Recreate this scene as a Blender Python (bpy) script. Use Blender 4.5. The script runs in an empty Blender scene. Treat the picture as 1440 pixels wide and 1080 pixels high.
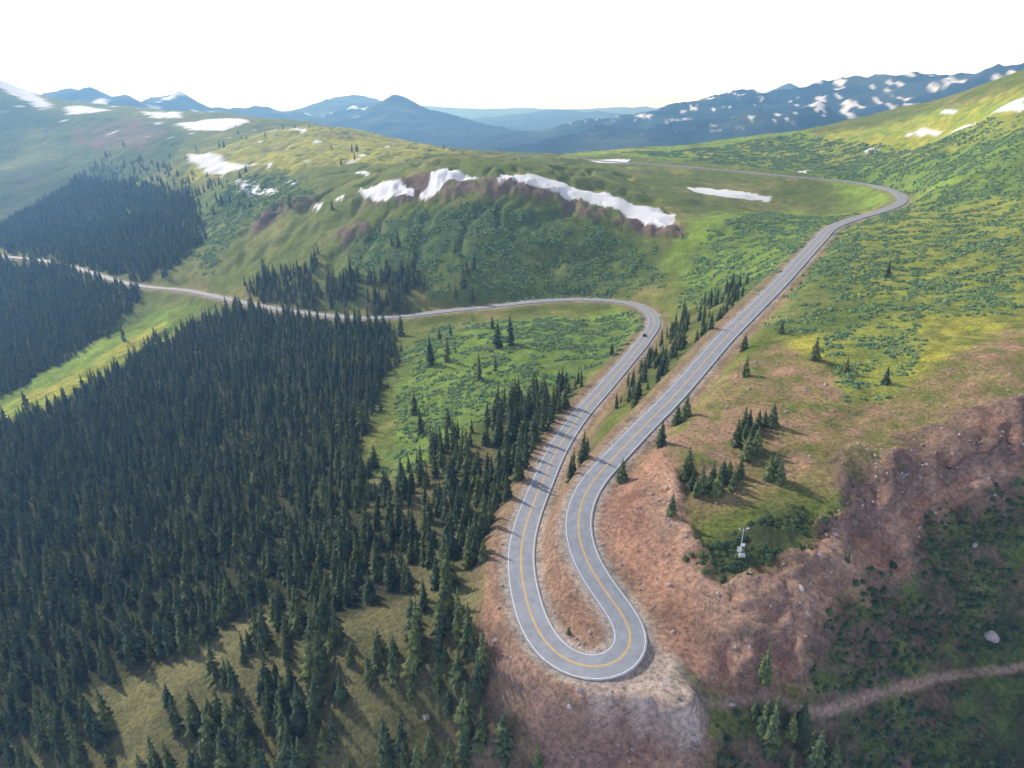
import bpy, bmesh, math, numpy as np, random
from mathutils import Vector
random.seed(4); rng=np.random.default_rng(7)
SC=bpy.context.scene; COL=SC.collection
# ------------------------------------------------------------------ image points
# Terrain is reconstructed from image pixels with assumed depths, unprojected from the camera point
# (world point 0,0,117) resolved to world XYZ; everything is then real geometry.
H=117.0; P=math.radians(22.1); sp,cp=math.sin(P),math.cos(P)
def ray(u,v):
    a=(u-720)/960; b=(v-540)/960
    return a, cp-b*sp, -sp-b*cp
def byZ(u,v,z):
    a,y,zz=ray(u,v); t=(z-H)/zz
    return (a*t,y*t,z)
def byY(u,v,Y):
    a,y,zz=ray(u,v); t=Y/y
    return (a*t,Y,H+zz*t)
low=[(838,945,0),(785,925,-.5),(752,880,-1),(737,830,-1.5),(732,780,-2),(742,730,-3.5),(762,680,-5),(785,630,-7),(815,585,-10),(850,545,-13),(880,510,-16),(905,480,-18.5),(920,455,-20.5),(912,437,-22),(890,427,-23),(850,422,-25),(800,421,-27),(740,425,-29),(680,432,-33),(620,438,-36),(560,445,-40),(500,447,-43.5),(430,440,-48),(370,431,-52),(310,418,-57),(260,408,-61),(205,403,-65),(165,395,-68),(100,375,-75),(50,365,-80),(0,360,-85),(-60,352,-90)]
up=[(838,945,0),(880,930,.5),(893,900,1),(880,870,1.5),(850,830,2.5),(825,790,3.7),(812,745,5),(818,705,6.5),(835,675,8),(865,642,10),(905,600,12),(945,560,14.5),(985,515,17),(1020,475,19.5),(1060,435,22),(1095,400,25),(1130,362,28),(1155,335,30),(1170,320,31),(1200,308,32.5),(1235,298,34),(1262,288,35),(1270,278,36),(1255,268,37),(1220,259,38),(1160,252,39.5),(1100,247,41),(1040,241,42.5),(980,236,44),(920,231,45),(860,227,46),(800,222,46.5),(730,219,47)]
cz=[(600,900,-13),(450,1000,-27),(400,850,-38),(250,1000,-46),(100,1000,-60),(0,900,-70),(250,750,-60),(450,700,-42),(600,700,-22),(600,800,-18),(700,600,-16),(600,600,-28),(700,520,-22),(560,520,-38),(450,520,-52),(350,600,-64),(820,480,-22),(700,460,-29),(100,700,-88),(250,520,-78),(100,540,-100),(0,620,-108),(200,450,-78),(0,470,-120),(80,430,-97),(0,400,-100),
(1440,300,49),(1440,450,36),(1440,600,28),(1300,600,24),(1300,380,34),(1200,450,27),(1440,650,22),(1440,800,1),(1250,800,3),(1250,700,17),(1300,950,-11),(1440,1080,-23),(1150,980,-8),(1000,1080,-14),(1250,1080,-21),(850,1060,-14),(700,1060,-22),(600,1000,-19),(1050,800,10),(950,800,6),(1000,700,13),(1100,650,18),(1150,780,11),(1100,900,1),(1000,900,0),(930,985,-1),(1000,380,0)]
cy=[(100,330,1200),(0,300,1500),(200,300,1150),(200,350,950),(300,330,850),(300,270,1050),(270,225,1350),(180,260,1400),(100,230,1800),(0,230,2000),(330,170,1900),(250,178,2000),(170,150,2400),(60,132,2500),(0,110,2500),(300,158,2300),(440,172,2100),(100,170,2200),(200,200,1800),(60,200,2080),(350,200,1400),(450,178,1500),(560,195,1500),(630,208,1350),
(650,240,720),(720,245,700),(850,275,690),(950,315,620),(520,265,760),(400,270,850),(440,290,780),(600,232,780),(700,225,900),(500,225,1000),(400,230,1050),(650,330,620),(650,400,560),(800,350,600),(500,350,650),(500,410,580),(400,340,720),(350,390,690),(930,370,570),(1100,300,720),
(1440,200,620),(1300,250,720),(1300,200,900),(1150,215,1000),(1440,140,800),(1440,102,950),(1380,120,1050),(1250,160,1150),(1100,185,1250),(1000,200,1250),(900,210,1200),(780,218,1150)]
Wd=[(600,480,110),(500,300,75),(400,150,45),(900,900,230),(300,50,0),(0,60,-45),(-150,60,-95),(100,60,-40),(0,0,-80),(-150,0,-120),(150,0,-60),(-500,200,-130),(-700,500,-140),(-1000,900,-130),(-1300,1500,-80),(-1800,2500,230),(60,1600,-10),(60,2300,-80),(600,1700,20),(1200,1500,120),(-150,2000,-20),(1500,2500,50),(-300,3000,-80),(-1500,3200,50)]
LOW=[byZ(*p) for p in low]; UP=[byZ(*p) for p in up]
CT=[byZ(*p) for p in cz]+[byY(*p) for p in cy]+Wd
allp=np.array(CT+LOW+UP[1:],dtype=float)
X=allp[:,0];Y=allp[:,1]
def phi(dx,dy): return np.sqrt(dx*dx+dy*dy+900.)
n=len(allp)
A=np.zeros((n+3,n+3)); A[:n,:n]=phi(X[:,None]-X,Y[:,None]-Y)+np.eye(n)*-.5
A[:n,n]=1;A[:n,n+1]=X/1000;A[:n,n+2]=Y/1000;A[n:,:n]=A[:n,n:].T
wt=np.linalg.solve(A,np.concatenate([allp[:,2],[0,0,0]]))
def hz(x,y):
    x=np.asarray(x,float).ravel();y=np.asarray(y,float).ravel();o=np.zeros(len(x))
    for i in range(n): o+=wt[i]*phi(x-X[i],y-Y[i])
    return o+wt[n]+wt[n+1]*x/1000+wt[n+2]*y/1000
TT=np.concatenate([np.arange(100,700,1.0),np.arange(700,3000,4.0)])
def unp(u,v):
    a,y,z=ray(u,v)
    d=(H+z*TT)-hz(a*TT,y*TT)
    k=int(np.argmax(d<0))
    if d[k]>=0: k=int(np.argmin(d))
    return (a*TT[k],y*TT[k])
Z={
'snow':[[(-20,105),(0,110),(22,117),(48,130),(72,148),(62,155),(35,142),(0,124),(-20,118)],[(88,150),(115,148),(155,155),(125,160),(95,160)],[(200,157),(255,158),(255,165),(215,166)],[(247,174),(290,168),(325,166),(353,171),(320,182),(270,183)],[(385,181),(430,183),(428,187),(390,185)],[(263,218),(285,215),(325,228),(362,232),(335,240),(300,243),(270,230)],[(333,253),(365,258),(405,262),(390,270),(360,270),(335,260)],[(506,270),(540,264),(583,265),(580,275),(545,285),(515,280)],[(590,273),(605,258),(608,245),(635,238),(677,240),(670,248),(630,255),(625,265),(600,276)],[(702,243),(740,246),(800,258),(850,272),(880,285),(925,292),(948,300),(950,315),(935,323),(905,318),(870,298),(820,283),(780,275),(735,262),(705,252)],[(965,262),(1000,265),(1085,275),(1085,282),(1040,280),(975,272)],[(1270,188),(1300,182),(1375,170),(1375,178),(1320,187)],[(1390,160),(1440,138),(1440,155),(1400,160)],[(830,223),(885,225),(885,229),(835,228)],[(440,290),(452,288),(450,296)],[(470,282),(485,278),(482,288)],[(1210,210),(1235,208),(1238,213),(1215,214)],[(1320,160),(1350,156),(1352,160),(1325,164)],[(368,232),(384,231),(382,236)],[(498,240),(520,237),(518,243)],[(398,250),(420,252),(415,256)],[(1115,240),(1135,240),(1134,244)]],
'forest':[[(0,600),(60,585),(150,530),(230,480),(300,440),(340,437),(420,450),(545,460),(560,490),(545,540),(515,600),(505,640),(525,690),(560,780),(600,830),(480,870),(400,885),(380,855),(240,925),(80,1005),(0,1040),(-80,1000),(-80,620)],
 [(0,370),(90,380),(170,400),(200,412),(190,430),(100,500),(0,560),(-60,560),(-60,370)],[(0,345),(0,300),(60,285),(120,320),(200,310),(250,320),(290,345),(240,380),(200,390),(100,365),(-60,340),(-60,300)]],
'medium':[[(525,700),(600,650),(700,580),(800,540),(830,530),(790,600),(735,680),(700,740),(640,840),(560,780)],[(200,1080),(240,980),(370,890),(480,835),(600,825),(660,870),(690,960),(740,1030),(760,1140),(200,1140)],[(340,400),(440,370),(440,400),(580,380),(600,420),(560,438),(440,430),(350,415)],[(850,560),(880,520),(940,470),(960,440),(1040,400),(1055,415),(1000,475),(940,530),(900,570),(850,590)],[(795,680),(820,640),(850,600),(880,610),(830,655),(805,690)],[(1040,1010),(1060,990),(1130,1010),(1190,1060),(1180,1140),(1030,1140)],[(-40,1010),(90,990),(150,1010),(170,1140),(-40,1140)],[(0,300),(-60,230),(60,235),(130,250),(260,270),(290,330),(200,330)]],
'shrub':[[(560,620),(560,500),(620,460),(900,440),(905,465),(860,510),(780,545),(700,575),(600,650),(540,690),(520,650)],[(480,380),(520,320),(700,290),(850,330),(930,360),(930,400),(860,415),(600,420)],[(960,380),(1090,300),(1230,300),(1150,340),(1060,420),(960,430)],[(1180,310),(1300,270),(1440,260),(1440,440),(1300,450),(1280,550),(1180,560),(1150,470),(1080,470),(1100,430)],[(250,280),(400,240),(440,280),(330,330),(300,380),(285,390)],[(850,215),(1100,190),(1440,160),(1440,260),(1290,265),(1200,250),(1000,230)],[(1130,920),(1200,850),(1300,780),(1440,750),(1440,1080),(1150,1080)]],
'dirt':[[(680,870),(700,780),(722,740),(735,830),(760,920),(830,975),(960,1000),(1000,1060),(980,1140),(760,1140),(720,1000),(670,930)],[(755,800),(780,720),(800,690),(812,740),(815,800),(870,890),(850,920),(800,910),(760,860)],[(825,700),(870,660),(930,630),(950,680),(970,740),(1010,830),(1150,780),(1200,680),(1300,620),(1440,570),(1440,690),(1320,760),(1190,850),(1130,930),(1140,965),(1000,985),(930,920),(890,850),(835,790)]],
'tan':[[(870,665),(940,600),(1030,515),(1100,480),(1200,560),(1300,540),(1440,450),(1440,600),(1230,680),(1100,700),(960,740),(900,700)]],
'bright':[[(560,620),(560,540),(620,480),(720,450),(880,437),(910,460),(840,510),(760,545),(640,620),(560,690)],[(0,600),(0,560),(150,470),(220,430),(290,430),(220,480),(100,555)],[(780,218),(1000,195),(1150,190),(1300,160),(1440,130),(1440,330),(1290,290),(1150,245),(1000,230)],[(930,370),(1000,300),(1120,290),(1200,300),(1100,380),(960,400)]],
'yellow':[[(360,190),(440,175),(600,200),(650,215),(560,225),(480,232),(400,240),(350,235),(250,260),(290,215)],[(1100,480),(1300,430),(1440,420),(1440,480),(1250,560),(1130,580)],[(1180,300),(1440,270),(1440,420),(1200,430)],[(0,600),(0,575),(120,520),(200,460),(240,450),(150,520),(60,580)],[(800,216),(1000,205),(1200,180),(1440,120),(1440,180),(1200,235),(1000,225)]],
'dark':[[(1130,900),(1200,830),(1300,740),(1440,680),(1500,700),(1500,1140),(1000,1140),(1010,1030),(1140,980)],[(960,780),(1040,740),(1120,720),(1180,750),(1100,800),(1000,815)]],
'shade_green':[[(-60,125),(20,130),(80,160),(160,165),(240,172),(260,195),(230,240),(150,270),(60,290),(-60,300)],[(480,350),(560,300),(700,285),(860,310),(940,345),(900,400),(700,425),(560,425)]],
'cliff':[[(470,286),(520,266),(600,250),(700,248),(780,268),(900,312),(955,316),(962,336),(900,330),(780,292),(700,272),(600,280),(520,296)],[(390,280),(440,275),(440,292),(390,300),(355,330),(350,320)],[(470,330),(510,305),(520,325),(490,350)],[(100,185),(200,165),(240,185),(200,210),(110,205)],[(1180,640),(1300,600),(1440,560),(1440,640),(1300,680),(1200,740),(1150,760)]],
}
ZW={k:[np.array([unp(*q) for q in pl]) for pl in v] for k,v in Z.items()}
path_px=[(975,980),(1010,995),(1080,985),(1150,1000),(1250,970),(1330,950),(1440,935),(1500,930)]
PATH=[unp(*q) for q in path_px]
tree_px=[(943,737),(962,675),(972,692),(985,697),(1000,690),(1015,680),(1030,690),(1040,672),(1055,632),(1045,610),(1065,605),(1085,600),(1035,627),(1080,675),(1095,680),(1052,607),(1062,642),(875,667),(930,622),(965,582),(953,587),(1048,529),(1098,469),(1145,507),(1190,520),(1245,538),(1047,487),(1248,387),(860,502),(800,882),(1190,797),(1010,460),(967,668),(978,700),(1008,697),(1024,676),(1048,618),(1074,600),(1050,648),(1088,672),(1060,1015),(1075,1030),(1110,1040),(1125,1030),(1170,1075),(680,800),(715,715)]
rock_px=[(1395,895,1.9),(1125,840,.9),(600,1015,1.0),(1160,760,.6),(1172,765,.7),(1368,775,.9),(1150,793,.8),(1262,765,.5)]
TREES=[unp(*q) for q in tree_px]; ROCKS=[(*unp(a,b),s) for a,b,s in rock_px]
# ------------------------------------------------------------------ noise
def perlin(x,y,seed=0):
    r=np.random.default_rng(seed); perm=r.permutation(256); perm=np.concatenate([perm,perm])
    ang=r.random(256)*2*math.pi; gx=np.cos(ang);gy=np.sin(ang)
    xi=np.floor(x).astype(np.int64);yi=np.floor(y).astype(np.int64)
    xf=x-xi;yf=y-yi; xi&=255;yi&=255
    u=xf*xf*xf*(xf*(xf*6-15)+10);v=yf*yf*yf*(yf*(yf*6-15)+10)
    def g(ix,iy,dx,dy):
        h=perm[perm[ix&255]+(iy&255)]
        return gx[h]*dx+gy[h]*dy
    a=g(xi,yi,xf,yf);b=g(xi+1,yi,xf-1,yf);c=g(xi,yi+1,xf,yf-1);d=g(xi+1,yi+1,xf-1,yf-1)
    return (a+(b-a)*u+(c-a)*v+(a-b-c+d)*u*v)*1.4
def fbm(x,y,o=4,seed=0,ridge=False):
    s=0;a=1;t=0
    for k in range(o):
        p=perlin(x*2**k+17.3*k,y*2**k-9.1*k,seed+k)
        if ridge: p=1-2*np.abs(p)
        s=s+p*a;t+=a;a*=.5
    return s/t
def ss(a,b,x):
    t=np.clip((x-a)/(b-a),0,1);return t*t*(3-2*t)
def inpoly(x,y,pl):
    r=np.zeros(x.shape,bool)
    m=np.where((x>=pl[:,0].min())&(x<=pl[:,0].max())&(y>=pl[:,1].min())&(y<=pl[:,1].max()))[0]
    if not len(m): return r
    px=x[m];py=y[m];c=np.zeros(len(m),bool);j=len(pl)-1
    for i in range(len(pl)):
        xi,yi=pl[i];xj,yj=pl[j]
        if yi!=yj: c^=((yi>py)!=(yj>py))&(px<(xj-xi)*(py-yi)/(yj-yi)+xi)
        j=i
    r[m]=c;return r
def mask(name,x,y,amp=1.0,rep=3):
    out=np.zeros(len(x))
    for k in range(rep):
        wx=fbm(x/22,y/22,3,50+k*9);wy=fbm(x/22+40,y/22,3,90+k*9)
        am=(2.5+.012*y)*amp
        xx=x+wx*am;yy=y+wy*am*1.6
        m=np.zeros(len(x),bool)
        for pl in ZW[name]: m|=inpoly(xx,yy,pl)
        out+=m
    return out/rep
# ------------------------------------------------------------------ road line
def catmull(pts,step):
    p=np.array(pts,float);p=np.vstack([2*p[0]-p[1],p,2*p[-1]-p[-2]]);o=[]
    for i in range(1,len(p)-2):
        L=np.linalg.norm(p[i+1]-p[i]);m=max(2,int(L/step))
        for k in range(m):
            t=k/m
            o.append(.5*((2*p[i])+(-p[i-1]+p[i+1])*t+(2*p[i-1]-5*p[i]+4*p[i+1]-p[i+2])*t*t+(-p[i-1]+3*p[i]-3*p[i+1]+p[i+2])*t**3))
    o.append(p[-2]);o=np.array(o)
    return o
ROAD=catmull(LOW[::-1]+UP[1:],2.0)
for _ in range(10):
    ROAD[1:-1]=.25*ROAD[:-2]+.5*ROAD[1:-1]+.25*ROAD[2:]
# ------------------------------------------------------------------ terrain grid
NY,NXH=1060,470
ly0,ly1=math.log(48),math.log(17000)
S=math.asinh(130.0)
ys=np.exp(np.linspace(ly0,ly1,NY)); xs=100*np.sinh(np.linspace(-S,S,2*NXH+1)); NX=len(xs)
GX,GY=np.meshgrid(xs,ys); gx=GX.ravel();gy=GY.ravel()
near=gy<3300
gz=np.full(len(gx),-150.0)
gz[near]=hz(gx[near],gy[near])
rd=np.full((NY,NX),1e3);rz=np.zeros((NY,NX));rw=np.full((NY,NX),1e-12)
def stamp(pts,R,D,Zv=None,Wv=None):
    for p in pts:
        i0,i1=np.searchsorted(xs,[p[0]-R,p[0]+R]);j0,j1=np.searchsorted(ys,[p[1]-R,p[1]+R])
        if i0==i1 or j0==j1: continue
        d=np.hypot(GX[j0:j1,i0:i1]-p[0],GY[j0:j1,i0:i1]-p[1])
        sub=D[j0:j1,i0:i1];np.minimum(sub,d,out=sub)
        if Zv is not None:
            ww=1/(d*d+1.5)**3;Zv[j0:j1,i0:i1]+=ww*p[2];Wv[j0:j1,i0:i1]+=ww
stamp(ROAD,60,rd,rz,rw)
rd=rd.ravel();rz=(rz/rw).ravel()
pd=np.full((NY,NX),1e3); stamp(catmull([(a,b,0) for a,b in PATH],1.0),6,pd);pd=pd.ravel()
M={}
nm=np.where(near&(np.abs(gx)<2600))[0]
for k,(am,rep) in {'snow':(.4,1),'forest':(2.6,4),'medium':(1.6,3),'shrub':(1.6,3),'dirt':(1.1,3),'tan':(2,4),'bright':(1.8,4),'yellow':(1.8,4),'dark':(1.3,4),'shade_green':(2.5,4),'cliff':(.8,2)}.items():
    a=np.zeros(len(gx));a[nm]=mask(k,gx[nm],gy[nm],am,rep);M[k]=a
rm=ss(9,70,rd); sc=1+np.clip(gy,0,4000)/1500
n1=fbm(gx/140,gy/140,5,3); n2=fbm(gx/24,gy/24,4,11)
rg=fbm(gx/13+n1*2,gy/24,4,21,True)
rg2=fbm(gx/5+n2,gy/8,3,27,True)
d=rm*(n1*(6+1.5*ss(450,900,gy))*sc**.5+n2*1.6*sc**.6)+M['dirt']*ss(12,28,rd)*((rg-.3)*4.2+rg2*1.0)+M['cliff']*rm*fbm(gx/22,gy/35,4,31,True)*5
d+=ss(9,20,rd)*fbm(gx/6,gy/6,3,37)*.5*(gy<450)
d+=M['dark']*ss(12,28,rd)*rg2*.8
d+=-rm*ss(450,700,gy)*ss(.5,.9,fbm(gx/75+n1*.8,gy/130,3,43,True))*6*(gx<150)
d*=np.clip(1-(gy-1000)/2500,.35,1)
gz+=np.where(near,d,0)
# distant ranges
PK=[(545,135,5200,640),(500,131,7000,700),(470,145,6500,700),(600,165,5400,450),(640,188,5600,400),(785,155,9000,1100),(720,168,9000,800),(840,158,8500,900),(690,176,7000,600),
(850,168,4300,700),(960,148,4300,650),(1030,140,4300,600),(1085,126,4400,600),(1190,111,4400,800),(1250,115,4200,600),(1300,121,4000,600),(1390,106,3700,600),(1460,100,3600,700),(1100,120,6800,700),
(700,208,3200,260),(780,195,3300,300),(850,180,3400,350),(940,170,3300,400),(1040,158,3300,400),(1130,150,3300,400),
(130,120,4300,350),(90,123,4400,400),(180,136,4300,300),(250,133,4600,380),(215,138,4600,300),(300,148,4600,300),(370,148,5200,400),(420,158,5400,350),(340,154,5200,300),
(600,150,15000,2200),(680,158,14500,1800),(740,152,15000,2200),(500,150,15000,2200),(900,150,14000,2500),(1200,140,14000,2500),(200,146,14000,2500),(0,140,13000,2500)]
far=gy>2300
fx=gx[far];fy=gy[far]; wx=fx+fbm(fx/600,fy/600,3,71)*170; wy=fy+fbm(fx/600+9,fy/600,3,75)*170
hs=np.zeros(len(fx))
for u,v,Yp,R in PK:
    px,py,pz=byY(u,v,Yp)
    r=np.hypot(wx-px,wy-py); hgt=pz+150
    hs+=(hgt*np.clip(1-r/(2.3*R),0,1)**1.25)**6
hs=hs**(1/6)
rn=fbm(fx/420,fy/420,6,61,True)
zf=-150+hs*(1+.19*(rn-.5))+fbm(fx/250,fy/250,4,65)*10
w=ss(2450,3100,fy)
gz[far]=gz[far]*(1-w)+zf*w
# carve road bench
flat=5.6+.006*gy
wr=1-ss(0,1,(rd-flat)/(7+.01*gy))
zr=rz-.12-.0007*gy
gz=gz*(1-wr)+zr*wr
# gravel pull-out on the outside of the hairpin
pa=byZ(902,945,-.4);pb=byZ(950,975,-.4);pc_=byZ(850,970,-.4)
pr=np.minimum(np.minimum(np.hypot(gx-pa[0],gy-pa[1]),np.hypot(gx-pb[0],gy-pb[1])+3.0),np.hypot(gx-pc_[0],gy-pc_[1])+6); wp=(1-ss(6.5,10.5,pr))*ss(3.5,5.5,rd)
gz=gz*(1-wp)+(-.4)*wp
gz-= .25*(1-ss(.3,1.2,pd))
G2=gz.reshape(NY,NX)
def ground(x,y):
    x=np.asarray(x,float);y=np.asarray(y,float)
    fi=(np.arcsinh(x/100)+S)/(2*S)*(NX-1);fj=(np.log(np.maximum(y,48.1))-ly0)/(ly1-ly0)*(NY-1)
    i=np.clip(fi.astype(int),0,NX-2);j=np.clip(fj.astype(int),0,NY-2);a=fi-i;b=fj-j
    return G2[j,i]*(1-a)*(1-b)+G2[j,i+1]*a*(1-b)+G2[j+1,i]*(1-a)*b+G2[j+1,i+1]*a*b
def samp(F,x,y):
    F=F.reshape(NY,NX)
    fi=(np.arcsinh(x/100)+S)/(2*S)*(NX-1);fj=(np.log(np.maximum(y,48.1))-ly0)/(ly1-ly0)*(NY-1)
    return F[np.clip(np.round(fj).astype(int),0,NY-1),np.clip(np.round(fi).astype(int),0,NX-1)]
# ------------------------------------------------------------------ albedo
def C(*c): return np.array(c)
def mix(a,b,m): return a+(b-a)*m[:,None]
na=fbm(gx/60,gy/60,5,101); nb=fbm(gx/9,gy/9,4,111); nc=fbm(gx/250,gy/350,4,121); nd=fbm(gx/3,gy/3,3,117)
col=np.tile(C(.16,.20,.05),(len(gx),1))
col=mix(col,C(.29,.27,.10),ss(-.05,.5,na+.4*nb))
col=mix(col,C(.22,.20,.11),(gy<260)*(gx<0)*.75*np.ones(len(gx)))
col=mix(col,C(.24,.36,.055),M['bright']*.9*ss(-.6,.2,nb+na))  # bright green grass; the sunlit strip at left is painted in here
col=mix(col,C(.48,.46,.08),M['yellow']*.85*ss(-.5,.3,nb-na))  # grass yellow, raised to paint in sunlight on plateau and left strip
col=mix(col,C(.29,.23,.11),M['tan']*.9*ss(-.6,.1,nb-na*.6))
col=mix(col,C(.41,.26,.19),M['tan']*.85*ss(-.1,.4,nb+na*.8+.3*nd))
col=mix(col,C(.13,.22,.07),M['shrub']*.4)
dm=np.clip(M['dirt'],0,1)
col=mix(col,C(.43,.25,.18),dm*ss(-.55,0,nb*.7+na*.8+.35*nd+(M['dirt']-.5)*.8))
col=mix(col,C(.22,.12,.09),dm*ss(.0,.4,fbm(gx/20,gy/20,4,119))*.7)
col=mix(col,C(.19,.105,.08),dm*ss(12,25,rd)*(1-ss(-.2,.35,rg+.3*rg2))*.75)
col=mix(col,C(.52,.36,.28),dm*ss(12,25,rd)*ss(.45,.8,rg+.3*rg2)*.6)
col=mix(col,C(.055,.065,.035),M['dark']*.85*ss(-.6,.2,nb-.3*na))  # dark vegetation tone, with the lower-right slope's shade painted in
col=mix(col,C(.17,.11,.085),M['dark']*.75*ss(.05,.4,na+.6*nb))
col=mix(col,C(.055,.105,.05),M['shade_green']*.75*ss(-.5,.1,nc+nb*.6))  # dark green over left slopes and cirque face, shade painted into albedo
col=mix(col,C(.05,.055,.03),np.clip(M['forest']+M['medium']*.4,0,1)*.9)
gyv,gxv=np.gradient(G2,ys,xs); slope=np.hypot(gyv,gxv).ravel()
rock=ss(.0,.45,slope+.25*nb-.8-.4*ss(350,500,gy))
col=mix(col,C(.21,.145,.12),np.clip(rock*.75+M['cliff']*ss(-.4,.15,na+nb)*.95,0,1)*near)
wsh=(1-ss(6.5,12,rd+nb*3-.003*gy))*(1-.6*ss(300,550,gy))
col=mix(col,C(.36,.24,.18),wsh*.8)
col=mix(col,C(.44,.38,.35),(1-ss(5.2,6.8,rd+nb*.6)))
wpc=1-ss(6.5,11.5,pr+nb*3.5)
col=mix(col,C(.52,.43,.39),wpc*ss(3.5,5.5,rd)*ss(-.7,-.1,nb+.3))
col=mix(col,C(.38,.28,.23),(1-ss(.5,1.3,pd))*.9)
fw=np.zeros(len(gx));fw[far]=w
fc=mix(np.tile(C(.022,.05,.075),(len(gx),1)),C(.08,.115,.11),ss(-.1,.45,fbm(gx/300,gy/400,5,131)))  # far forest and rock, with some haze blue painted into their colour
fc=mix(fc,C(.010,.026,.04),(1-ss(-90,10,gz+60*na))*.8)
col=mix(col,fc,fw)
fs=ss(.20,.25,fbm(gx/60+4,gy/200,5,141))*ss(20,90,gz+80*na)*(gy>2900)*(gx>300)*(gy<6000)
fs=np.maximum(fs,ss(.25,.3,fbm(gx/120,gy/220,4,151))*(gy>2900)*(gy<6000)*ss(40,90,gz)*(gx<-1000))
sn=np.maximum(M['snow'],fs)
small=(ss(.38,.41,fbm(gx/40,gy/80,4,161))*(gy>600)*(gy<2600)*ss(35,60,gz)*(rd>20)*(M['forest']<.1)*((M['cliff']>.2)|(gx<-150)))
sn=np.maximum(sn,small)
dirty=1-.2*ss(0,.6,fbm(gx/14,gy/30,3,171))
col=col*(1-sn[:,None])+C(.88,.88,.90)*(sn*dirty)[:,None]
bumpw=np.clip(1-sn,0,1)
me=bpy.data.meshes.new("terrain")
nv=len(gx);nf=(NY-1)*(NX-1)
me.vertices.add(nv);me.vertices.foreach_set("co",np.stack([gx,gy,gz],1).astype(np.float32).ravel())
r,c=np.divmod(np.arange(nf),NX-1);q=r*NX+c
idx=np.stack([q,q+1,q+NX+1,q+NX],1).astype(np.int32).ravel()
me.loops.add(nf*4);me.loops.foreach_set("vertex_index",idx)
me.polygons.add(nf);me.polygons.foreach_set("loop_start",np.arange(nf,dtype=np.int32)*4)
me.polygons.foreach_set("use_smooth",np.ones(nf,bool))
me.update(calc_edges=True)
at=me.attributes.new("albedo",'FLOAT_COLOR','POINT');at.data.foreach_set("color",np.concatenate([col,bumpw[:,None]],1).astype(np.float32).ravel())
ter=bpy.data.objects.new("terrain",me);COL.objects.link(ter)
# ------------------------------------------------------------------ materials
def newmat(name):
    m=bpy.data.materials.new(name);m.use_nodes=True;nt=m.node_tree;b=nt.nodes["Principled BSDF"]
    return m,nt,b
def N(nt,t,**k):
    x=nt.nodes.new(t)
    for a,b in k.items(): setattr(x,a,b)
    return x
def mixrgb(nt,a,b,f,mode='MIX'):
    x=N(nt,'ShaderNodeMix',data_type='RGBA',blend_type=mode)
    for s,v in ((6,a),(7,b),(0,f)):
        if hasattr(v,'is_output'): nt.links.new(v,x.inputs[s])
        else: x.inputs[s].default_value=v
    return x.outputs[2]
def noise(nt,scale,detail=5,vec=None,rough=.6):
    x=N(nt,'ShaderNodeTexNoise');x.inputs['Scale'].default_value=scale;x.inputs['Detail'].default_value=detail;x.inputs['Roughness'].default_value=rough
    if vec is not None: nt.links.new(vec,x.inputs['Vector'])
    return x.outputs['Fac']
def ramp(nt,f,a,b,c0=(0,0,0,1),c1=(1,1,1,1)):
    x=N(nt,'ShaderNodeValToRGB');x.color_ramp.elements[0].position=a;x.color_ramp.elements[1].position=b
    x.color_ramp.elements[0].color=c0;x.color_ramp.elements[1].color=c1
    nt.links.new(f,x.inputs[0]);return x.outputs[0]
m,nt,b=newmat("terrain_ground")
ac=N(nt,'ShaderNodeAttribute',attribute_name="albedo");geo=N(nt,'ShaderNodeNewGeometry');pos=geo.outputs['Position']
f1=noise(nt,.8,8,pos,.8);f2=noise(nt,.09,6,pos,.7)
g1=ramp(nt,f1,.34,.66,(.36,.39,.41,1),(1.64,1.56,1.46,1));g2=ramp(nt,f2,.3,.7,(.66,.70,.68,1),(1.36,1.3,1.22,1))
det=mixrgb(nt,g1,g2,1.0,'MULTIPLY')
det=mixrgb(nt,(1,1,1,1),det,ac.outputs['Alpha'])
cc=mixrgb(nt,ac.outputs['Color'],det,1.0,'MULTIPLY')
nt.links.new(cc,b.inputs['Base Color']);b.inputs['Roughness'].default_value=.95;b.inputs['Specular IOR Level'].default_value=.05
bp=N(nt,'ShaderNodeBump');bp.inputs['Strength'].default_value=.85;bp.inputs['Distance'].default_value=1.3
nt.links.new(f1,bp.inputs['Height']);nt.links.new(bp.outputs[0],b.inputs['Normal'])
me.materials.append(m)
m_asph,nt,b=newmat("asphalt")
geo=N(nt,'ShaderNodeNewGeometry');f=noise(nt,.35,8,geo.outputs['Position'],.7)
nt.links.new(ramp(nt,f,.3,.7,(.21,.22,.25,1),(.32,.335,.365,1)),b.inputs['Base Color']);b.inputs['Roughness'].default_value=.7;b.inputs['Specular IOR Level'].default_value=.3
def simple(name,c,rough=.7,var=.25,scale=2.0,metal=0):
    m,nt,b=newmat(name);geo=N(nt,'ShaderNodeNewGeometry');f=noise(nt,scale,6,geo.outputs['Position'],.7)
    lo=tuple(x*(1-var) for x in c)+(1,);hi=tuple(min(1,x*(1+var)) for x in c)+(1,)
    nt.links.new(ramp(nt,f,.3,.7,lo,hi),b.inputs['Base Color']);b.inputs['Roughness'].default_value=rough;b.inputs['Metallic'].default_value=metal
    b.inputs['Specular IOR Level'].default_value=.2
    return m
m_white=simple("white_road_paint",(.74,.74,.73),.6,.3);m_yel=simple("yellow_road_paint",(.70,.45,.12),.6,.3)
m_rock=simple("granite",(.33,.29,.27),.9,.35,1.5)
m_metal=simple("galvanised_steel",(.6,.6,.6),.4,.1,3,.6);m_teal=simple("teal_enclosure_paint",(.10,.38,.36),.5,.1);m_wpaint=simple("white_enamel",(.8,.8,.8),.5,.05)
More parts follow.
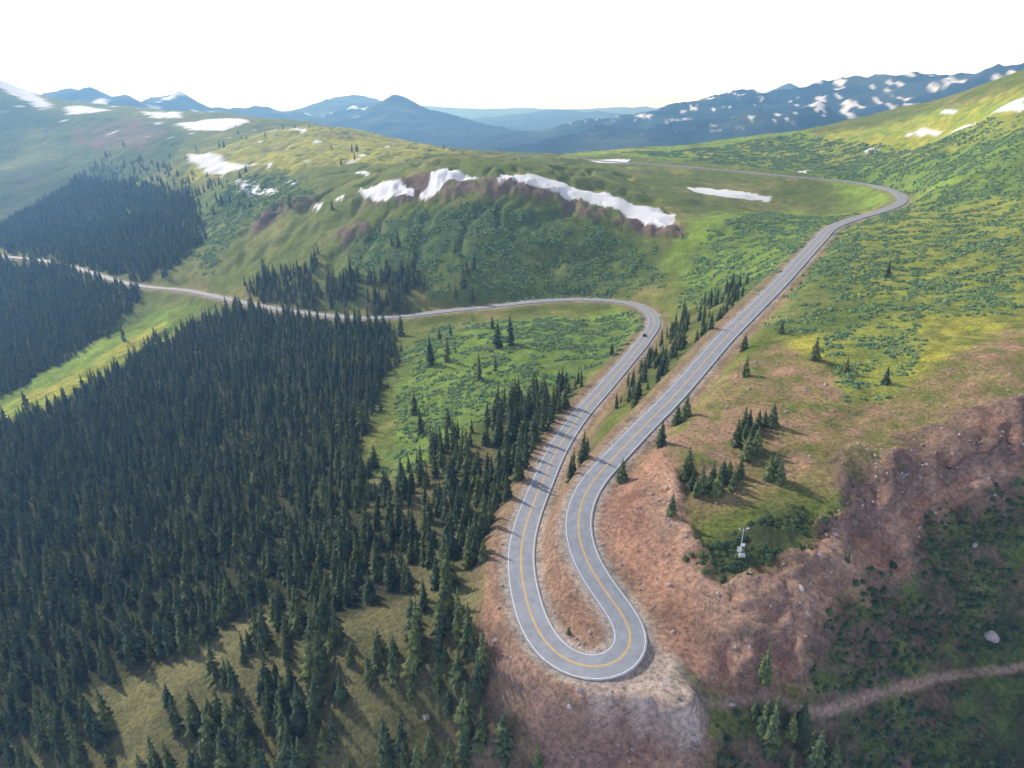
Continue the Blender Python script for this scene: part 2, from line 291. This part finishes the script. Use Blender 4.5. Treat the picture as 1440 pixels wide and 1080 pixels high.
m_car=simple("dark_car_paint",(.04,.045,.06),.3,.1);m_glass=simple("tinted_glass",(.02,.025,.03),.1,.1);m_tyre=simple("rubber",(.02,.02,.02),.9,.1)
def foliage(name,c0,c1):
    m,nt,b=newmat(name);geo=N(nt,'ShaderNodeNewGeometry');oi=N(nt,'ShaderNodeObjectInfo')
    a=mixrgb(nt,c0+(1,),c1+(1,),geo.outputs['Random Per Island'])
    v=ramp(nt,oi.outputs['Random'],0,1,(.6,.7,.8,1),(1.55,1.35,1.0,1))
    nt.links.new(mixrgb(nt,a,v,1.0,'MULTIPLY'),b.inputs['Base Color']);b.inputs['Roughness'].default_value=.8;b.inputs['Specular IOR Level'].default_value=.1
    return m
m_needle=foliage("spruce_needles",(.038,.062,.030),(.118,.148,.062));m_bark=simple("bark",(.12,.09,.07),.9)
m_willow=foliage("willow_leaves",(.13,.23,.11),(.26,.37,.18))
m_willow_d=foliage("dark_willow_leaves",(.04,.075,.035),(.09,.13,.06))
# ------------------------------------------------------------------ mesh helpers
def mkmesh(name,V,F,mats,mi=None,smooth=False):
    me=bpy.data.meshes.new(name);me.from_pydata([tuple(v) for v in V],[],F)
    for m in mats: me.materials.append(m)
    if mi is not None: me.polygons.foreach_set("material_index",np.array(mi,dtype=np.int32))
    if smooth: me.polygons.foreach_set("use_smooth",np.ones(len(me.polygons),bool))
    me.update();return me
def obj(name,me,parent=None,loc=(0,0,0),rot=(0,0,0),scale=(1,1,1)):
    o=bpy.data.objects.new(name,me);COL.objects.link(o);o.location=loc;o.rotation_euler=rot;o.scale=scale
    if parent: o.parent=parent
    return o
def spruce(name,seed,h=12.0,wh=18,br=7,rad=2.0):
    r=random.Random(seed);V=[];F=[];MI=[]
    rings=5
    for k in range(rings+1):
        z=h*k/rings*.97;rr=.2*(1-k/rings)+.02
        for j in range(6):
            a=j*math.pi/3;V.append((rr*math.cos(a),rr*math.sin(a),z))
        if k:
            for j in range(6):
                F.append(((k-1)*6+j,(k-1)*6+(j+1)%6,k*6+(j+1)%6,k*6+j));MI.append(0)
    for w_ in range(wh):
        t=w_/(wh-1);z=h*(.05+.93*t**.92)
        R=rad*((1-t)**.85)*(.95 if t>.12 else .8)+.16
        a0=r.random()*6.28
        nb_=max(4,int(br*(1-.4*t)))
        for k in range(nb_):
            if r.random()<.1: continue
            a=a0+k*6.283/nb_+r.uniform(-.3,.3);L=R*r.uniform(.66,1.2);dr=L*r.uniform(.18,.5)
            wd=L*r.uniform(.24,.40)+.1;ca,sa=math.cos(a),math.sin(a);zz=z+r.uniform(-.22,.22)
            def pt(x,y,dz): return (x*ca-y*sa,x*sa+y*ca,zz+dz)
            i=len(V)
            V+= [pt(0,0,.15),pt(L*.45,wd,-dr*.35-.1),pt(L*.55,0,-dr*.1+.05),pt(L*.45,-wd,-dr*.35-.1),pt(L,0,-dr),pt(L*.8,wd*.55,-dr*.95-.1),pt(L*.8,-wd*.55,-dr*.95-.1),pt(L*.5,0,-dr*.7-.4)]
            F+= [(i,i+1,i+2),(i,i+2,i+3),(i+1,i+5,i+4,i+2),(i+2,i+4,i+6,i+3),(i,i+2,i+7),(i+2,i+4,i+7)];MI+=[1]*6
    i=len(V);V+=[(.16,0,h*.93),(-.1,.13,h*.93),(-.1,-.13,h*.93),(0,0,h*1.04)];F+=[(i,i+1,i+3),(i+1,i+2,i+3),(i+2,i,i+3)];MI+=[1]*3
    return mkmesh(name,V,F,[m_bark,m_needle],MI)
def shrub(name,seed,mat,nl=70):
    r=random.Random(seed);V=[];F=[]
    lobes=[(r.uniform(-.6,.6),r.uniform(-.5,.5),r.uniform(.4,.75)) for _ in range(4)]
    for _ in range(nl):
        lx,ly,lr=r.choice(lobes);a=r.random()*6.28;e=math.asin(r.uniform(-.1,1));q=lr*r.uniform(.75,1.05)
        cx,cy,cz_=lx+q*math.cos(a)*math.cos(e),ly+q*math.sin(a)*math.cos(e),q*math.sin(e)*1.05
        n_=Vector((math.cos(a)*math.cos(e),math.sin(a)*math.cos(e),math.sin(e)+.3)).normalized()+Vector((r.uniform(-.5,.5),r.uniform(-.5,.5),r.uniform(-.5,.5)))
        t=n_.orthogonal().normalized();bb=n_.cross(t).normalized();s=r.uniform(.14,.26);i=len(V)
        c0=Vector((cx,cy,cz_))
        V+=[c0+t*s,c0+bb*s*.7,c0-t*s,c0-bb*s*.7];F.append((i,i+1,i+2,i+3))
    for lx,ly,lr in lobes:
        i=len(V)
        for k in range(7):
            a=k*.898;V.append((lx+lr*.8*math.cos(a),ly+lr*.8*math.sin(a),-.25))
        for k in range(7):
            a=k*.898+.3;V.append((lx+lr*.6*math.cos(a),ly+lr*.6*math.sin(a),lr*.55))
        V.append((lx,ly,lr*.85))
        for k in range(7):
            F+= [(i+k,i+(k+1)%7,i+7+(k+1)%7,i+7+k),(i+7+k,i+7+(k+1)%7,i+14)]
    return mkmesh(name,V,F,[mat])
def rockmesh(name,seed):
    r=random.Random(seed);bm=bmesh.new();bmesh.ops.create_icosphere(bm,subdivisions=2,radius=1)
    for v in bm.verts:
        s=1+.28*math.sin(v.co.x*3.1+seed)*math.cos(v.co.y*2.7+seed*2)+r.uniform(-.1,.1)
        v.co*=s;v.co.z*=.7
    me=bpy.data.meshes.new(name);bm.to_mesh(me);bm.free();me.materials.append(m_rock);return me
def libcol(name,meshes):
    c=bpy.data.collections.new(name)
    for i,me in enumerate(meshes):
        o=bpy.data.objects.new(name+"_%02d"%i,me);c.objects.link(o)
    return c
spr=[spruce("spruce_%d"%i,i+1,wh=15+i%3*2,br=7,rad=[2.5,2.8,2.2,3.0,2.6][i]) for i in range(5)]
L_spr=libcol("spruce_variants",spr)
L_wil=libcol("willow_variants",[shrub("willow_%d"%i,i+20,m_willow) for i in range(4)])
L_wid=libcol("dark_willow_variants",[shrub("dark_willow_%d"%i,i+40,m_willow_d) for i in range(4)])
rk=[rockmesh("stone_%d"%i,i+3) for i in range(4)]
L_rock=libcol("stone_variants",rk)
def scatter(name,x,y,z,scl,lib,nvar,tilt=0):
    k=len(x);me=bpy.data.meshes.new(name);me.vertices.add(k)
    me.vertices.foreach_set("co",np.stack([x,y,z],1).astype(np.float32).ravel())
    a=me.attributes.new("scl",'FLOAT_VECTOR','POINT');sv=np.stack([scl*rng.uniform(.85,1.15,k),scl*rng.uniform(.85,1.15,k),scl*rng.uniform(.85,1.2,k)],1);a.data.foreach_set("vector",sv.astype(np.float32).ravel())
    a=me.attributes.new("rot",'FLOAT_VECTOR','POINT');rv=np.stack([rng.normal(0,tilt+.001,k),rng.normal(0,tilt+.001,k),rng.uniform(0,6.28,k)],1);a.data.foreach_set("vector",rv.astype(np.float32).ravel())
    a=me.attributes.new("idx",'INT','POINT');a.data.foreach_set("value",rng.integers(0,nvar,k).astype(np.int32))
    o=bpy.data.objects.new(name,me);COL.objects.link(o)
    g=bpy.data.node_groups.new(name,'GeometryNodeTree')
    g.interface.new_socket("Geometry",in_out='INPUT',socket_type='NodeSocketGeometry');g.interface.new_socket("Geometry",in_out='OUTPUT',socket_type='NodeSocketGeometry')
    gi=g.nodes.new('NodeGroupInput');go=g.nodes.new('NodeGroupOutput');ip=g.nodes.new('GeometryNodeInstanceOnPoints')
    ci=g.nodes.new('GeometryNodeCollectionInfo');ci.inputs['Collection'].default_value=lib;ci.inputs['Separate Children'].default_value=True;ci.inputs['Reset Children'].default_value=True
    def na_(nm,t):
        q=g.nodes.new('GeometryNodeInputNamedAttribute');q.data_type=t;q.inputs['Name'].default_value=nm
        return [s for s in q.outputs if s.enabled and s.name=='Attribute'][0]
    g.links.new(gi.outputs[0],ip.inputs['Points']);g.links.new(ci.outputs[0],ip.inputs['Instance']);ip.inputs['Pick Instance'].default_value=True
    g.links.new(na_('idx','INT'),ip.inputs['Instance Index']);g.links.new(na_('rot','FLOAT_VECTOR'),ip.inputs['Rotation']);g.links.new(na_('scl','FLOAT_VECTOR'),ip.inputs['Scale'])
    g.links.new(ip.outputs[0],go.inputs[0])
    md=o.modifiers.new("scatter",'NODES');md.node_group=g
    return o
def jit(x0,x1,y0,y1,s):
    a,b_=np.meshgrid(np.arange(x0,x1,s),np.arange(y0,y1,s));a=a.ravel();b_=b_.ravel()
    return a+rng.uniform(-.48,.48,len(a))*s,b_+rng.uniform(-.48,.48,len(a))*s
# conifer forest
x,y=jit(-1000,260,80,1900,4.9)
k=np.abs(x)<y*1.0+60;x=x[k];y=y[k]
pf=samp(M['forest'],x,y);pm=samp(M['medium'],x,y);rr=samp(rd,x,y)
cl=fbm(x/28,y/28,3,201);cl2=fbm(x/9,y/9,2,207)
prob=ss(.1,.7,pf+.5*cl)*(x<-10)*np.where(cl>-.4,.85,.4)*np.where(cl2<-.35,.4,1)
prob=np.where((pf<.05)&(y>650),prob*.25,prob)
prob=np.maximum(prob,pm*(ss(-.4,.05,cl)*.85+.06))
prob=np.maximum(prob,(samp(M['shrub'],x,y)>.5)*(x<0)*(y<640)*(cl>.15)*.13)
prob=np.maximum(prob,(x<-200)*(y>850)*(cl>.0)*.12*(samp(gz,x,y)<5))
prob=np.where((x>25)&(y>230),prob*ss(-.1,.15,cl2+.5*cl)*.9,prob)
prob*=(rr>8.5)
k=rng.random(len(x))<prob;x=x[k];y=y[k]
sz=np.clip(rng.normal(.95,.25,len(x)),.35,1.5)*np.where(cl[k]<0,.88,1.0)*np.where((x>25)&(y>200),.68,1.0)
scatter("conifer_forest",x,y,ground(x,y)-.25,sz,L_spr,5,.02)
# willow shrubs
def wz(dom,s,nm_,seed,th,extra=None):
    x,y=jit(*dom,s);k=(np.abs(x)<y*.85+60);x=x[k];y=y[k]
    c_=fbm(x/16,y/9,3,seed)+.4*fbm(x/60,y/60,3,seed+5)
    pm=samp(M[nm_],x,y);k=(rng.random(len(x))<pm*ss(th,th+.14,c_))&(samp(rd,x,y)>7)&(samp(pd,x,y)>2)
    if extra is not None: k&=extra(x,y)
    return x[k],y[k]
x,y=wz((-420,720,180,1150),2.3,'shrub',301,-.08,lambda x,y:samp(M['dark'],x,y)<.3)
sz=rng.uniform(.6,1.5,len(x))*(1+y/2500)
scatter("willow_thicket",x,y,ground(x,y)-.1,sz,L_wil,4,.1)
x,y=wz((40,260,80,230),1.6,'dark',331,-.08)
sz=rng.uniform(.5,1.4,len(x))
scatter("dark_shrubs",x,y,ground(x,y)-.1,sz,L_wid,4,.1)
# rubble
x,y=jit(-40,260,85,360,1.4);pm=np.maximum(samp(M['dirt'],x,y),samp(M['tan'],x,y)*.3)+samp(M['cliff'],x,y);k=(rng.random(len(x))<pm*.3)&(samp(rd,x,y)>5.4);x=x[k];y=y[k]
scatter("loose_stones",x,y,ground(x,y),np.minimum(rng.exponential(.14,len(x))+.07,.75),L_rock,4,.4)
# individual trees
solo=[spruce("spruce_solo_%d"%i,i+80,wh=20,br=9,rad=2.9+.25*i) for i in range(3)]
for i,(tx,ty) in enumerate(TREES):
    s=random.uniform(.5,.85)*(.3 if i==29 else 1)*(.5 if i==30 else 1)
    obj("spruce_tree",solo[i%3],None,(tx,ty,float(ground(tx,ty))-.2),(0,0,random.random()*6),(s*1.05,s*1.05,s))
for i,(tx,ty,s) in enumerate(ROCKS):
    obj("boulder",rk[i%4],None,(tx,ty,float(ground(tx,ty))+.2*s),(random.random(),.3,random.random()*6),(s,s*.8,s*1.1))
# ------------------------------------------------------------------ road
T=np.gradient(ROAD,axis=0);T[:,2]=0;T/=np.linalg.norm(T,axis=1)[:,None];NN=np.stack([T[:,1],-T[:,0],0*T[:,0]],1)
def ribbon(offs,dz,mat,name,parent=None):
    V=[];F=[];k=len(offs)
    for i in range(len(ROAD)):
        for j,o in enumerate(offs): V.append(ROAD[i]+NN[i]*o+np.array([0,0,dz[j]]))
        if i:
            for j in range(k-1): F.append(((i-1)*k+j,(i-1)*k+j+1,i*k+j+1,i*k+j))
    return obj(name,mkmesh(name,V,F,[mat],smooth=True),parent)
road=bpy.data.objects.new("mountain_road",None);COL.objects.link(road)
ribbon([-4.0,0,4.0],[0.06,.1,.06],m_asph,"asphalt_surface",road)
ribbon([-4.05,-4.0],[-.7,0.06],m_asph,"asphalt_edge_left",road);ribbon([4.0,4.05],[.06,-.7],m_asph,"asphalt_edge_right",road)
ribbon([-3.62,-3.44],[.085,.085],m_white,"edge_line_left",road);ribbon([3.44,3.62],[.085,.085],m_white,"edge_line_right",road)
ribbon([-.25,-.07],[.115,.115],m_yel,"centre_line_a",road);ribbon([.07,.25],[.115,.115],m_yel,"centre_line_b",road)
# ------------------------------------------------------------------ small objects
def box(bm,sx,sy,sz,loc,bev=.02,mi=0):
    r=bmesh.ops.create_cube(bm,size=1);vs=r['verts']
    for v in vs: v.co=Vector((v.co.x*sx+loc[0],v.co.y*sy+loc[1],v.co.z*sz+loc[2]))
    es=list({e for v in vs for e in v.link_edges})
    nb=bmesh.ops.bevel(bm,geom=es,offset=bev,segments=2,affect='EDGES')
    fs={f for f in nb['faces']}|{f for v in vs if v.is_valid for f in v.link_faces}
    for f in fs: f.material_index=mi
def tube(bm,a,b,r,mi=0,r2=None,seg=10):
    a=Vector(a);b=Vector(b);d=b-a;q=d.to_track_quat('Z','Y')
    res=bmesh.ops.create_cone(bm,cap_ends=True,segments=seg,radius1=r,radius2=r if r2 is None else r2,depth=d.length)
    for v in res['verts']: v.co=q@v.co+(a+b)/2
    for f in {f for v in res['verts'] for f in v.link_faces}: f.material_index=mi
def fin(bm,name,mats):
    me=bpy.data.meshes.new(name);bm.to_mesh(me);bm.free()
    for m in mats: me.materials.append(m)
    return me
wx_,wy_=unp(1040,782);wz_=float(ground(wx_,wy_))
bm=bmesh.new()
tube(bm,(0,0,-.3),(0,0,8),.12,0,.07);tube(bm,(-1,0,7.3),(1,0,7.3),.04);tube(bm,(-1,0,7.3),(-1,0,7.75),.03);tube(bm,(1,0,7.3),(1,0,7.7),.03)
for a in (0,2.1,4.2):
    tube(bm,(math.cos(a)*1.6,math.sin(a)*1.6,-.2),(0,0,2.2),.05);tube(bm,(-1+.22*math.cos(a),.22*math.sin(a),7.8),(-1,0,7.8),.07,1)
box(bm,.8,.1,.35,(1,0,7.85),.02,1)
box(bm,1.0,.7,1.2,(-.5,-.6,1.9),.04,2);box(bm,1.5,1.0,.7,(.2,-.9,.35),.04,1);box(bm,1.1,.06,.9,(.1,-.75,3.4),.01,0)
wsn=obj("weather_station",fin(bm,"weather_station",[m_metal,m_wpaint,m_teal]),None,(wx_,wy_,wz_))
def sign(px,py,ang):
    bm=bmesh.new();tube(bm,(0,0,-.3),(0,0,2.6),.06)
    box(bm,1.0,.03,.8,(0,-.08,2.4),.01,1)
    obj("road_sign",fin(bm,"road_sign",[m_metal,m_wpaint]),None,(px,py,float(ground(px,py))),(0,0,ang))
sx_,sy_=unp(932,990);sign(sx_,sy_,.2)
cxp=np.array(unp(903,474));ci_=int(np.argmin(np.hypot(ROAD[:,0]-cxp[0],ROAD[:,1]-cxp[1])))
cpz=ROAD[ci_]+NN[ci_]*1.8;tn=T[ci_]
def car():
    bm=bmesh.new()
    prof=[(-2.25,.45,.75,.8),(-2.1,.3,.95,.86),(-1.3,.28,1.0,.9),(0,.26,1.0,.92),(.8,.26,.98,.92),(1.7,.28,.85,.88),(2.2,.35,.7,.78)]
    rows=[]
    for x_,zb,zt,hw in prof:
        rows.append([bm.verts.new((x_,y_,z_)) for y_,z_ in ((-hw*.9,zb),(-hw,zb+.2),(-hw*.97,zt-.05),(-hw*.85,zt),(hw*.85,zt),(hw*.97,zt-.05),(hw,zb+.2),(hw*.9,zb))])
    for a,b_ in zip(rows,rows[1:]):
        for j in range(8): bm.faces.new((a[j],a[(j+1)%8],b_[(j+1)%8],b_[j]))
    bm.faces.new(rows[0]);bm.faces.new(rows[-1][::-1])
    cab=[(-1.95,.95,.75),(-1.35,1.5,.62),(-.2,1.55,.64),(.35,1.48,.62),(1.05,.97,.78)]
    cr=[[bm.verts.new((x_,-hw,z_)),bm.verts.new((x_,hw,z_))] for x_,z_,hw in cab]
    base=[[bm.verts.new((x_,-.84,.96)),bm.verts.new((x_,.84,.96))] for x_,_,_ in cab]
    for k in range(4):
        f=bm.faces.new((cr[k][0],cr[k][1],cr[k+1][1],cr[k+1][0]));f.material_index=1 if k in (0,3) else 0
        for s_ in (0,1):
            f=bm.faces.new((cr[k][s_],cr[k+1][s_],base[k+1][s_],base[k][s_]));f.material_index=1
    for x_ in (-1.4,1.4):
        for s_ in (-1,1): tube(bm,(x_,s_*.7,.34),(x_,s_*.93,.34),.34,2,None,18);tube(bm,(x_,s_*.93,.34),(x_,s_*.945,.34),.2,3,None,12)
    for s_ in (-1,1): box(bm,.08,.3,.14,(2.17,s_*.55,.62),.02,3);box(bm,.08,.3,.14,(-2.22,s_*.55,.7),.02,3);box(bm,.15,.2,.12,(.75,s_*.98,1.0),.02,0)
    bmesh.ops.recalc_face_normals(bm,faces=bm.faces)
    return fin(bm,"car",[m_car,m_glass,m_tyre,m_wpaint])
obj("car",car(),None,(cpz[0],cpz[1],cpz[2]+.09),(0,0,math.atan2(-tn[1],-tn[0])))
# ------------------------------------------------------------------ camera, light, air
cam=bpy.data.cameras.new("camera");co=bpy.data.objects.new("camera",cam);COL.objects.link(co)
co.location=(0,0,H);co.rotation_euler=(math.pi/2-P,0,0);cam.sensor_width=36;cam.lens=24;cam.clip_end=60000;SC.camera=co
EL=math.radians(31);AZ=math.radians(-46)
s=bpy.data.lights.new("sun","SUN");s.energy=5;s.angle=math.radians(.5);s.color=(1,.965,.89);so=bpy.data.objects.new("sun",s);COL.objects.link(so)
so.rotation_euler=Vector((math.sin(AZ)*math.cos(EL),math.cos(AZ)*math.cos(EL),math.sin(EL))).to_track_quat('Z','Y').to_euler()
W=bpy.data.worlds.new("World");SC.world=W;W.use_nodes=True;nt=W.node_tree;bg=nt.nodes["Background"]
sky=N(nt,'ShaderNodeTexSky',sky_type='NISHITA');sky.sun_disc=False;sky.sun_elevation=EL;sky.sun_rotation=AZ%(2*math.pi);sky.altitude=3600
tc=N(nt,'ShaderNodeTexCoord');sx=N(nt,'ShaderNodeSeparateXYZ');nt.links.new(tc.outputs['Generated'],sx.inputs[0])
f=ramp(nt,sx.outputs[2],.08,.6,(1,1,1,1),(.15,.15,.15,1))
band=mixrgb(nt,(11.5,14.0,21.0,1),(7.6,7.35,7.9,1),ramp(nt,sx.outputs[2],.0,.055))
band=mixrgb(nt,band,(9.6,9.4,10.0,1),ramp(nt,sx.outputs[2],.13,.22))
nt.links.new(mixrgb(nt,sky.outputs[0],band,f),bg.inputs[0]);bg.inputs[1].default_value=.148
# thin summer haze
vm=bpy.data.materials.new("haze");vm.use_nodes=True;nt=vm.node_tree;nt.nodes.clear()
out=N(nt,'ShaderNodeOutputMaterial');vs=N(nt,'ShaderNodeVolumeScatter');vs.inputs['Color'].default_value=(.24,.54,1,1);vs.inputs['Density'].default_value=.00017;vs.inputs['Anisotropy'].default_value=.35
nt.links.new(vs.outputs[0],out.inputs['Volume'])
bx=[(x,y,z) for z in (-400,300) for y in (-400,17500) for x in (-13500,13500)]
hm=mkmesh("haze_layer",bx,[(0,2,3,1),(4,5,7,6),(0,1,5,4),(2,6,7,3),(0,4,6,2),(1,3,7,5)],[vm]);obj("atmosphere_haze",hm)
SC.view_settings.view_transform='Standard';SC.view_settings.look='None';SC.view_settings.exposure=0
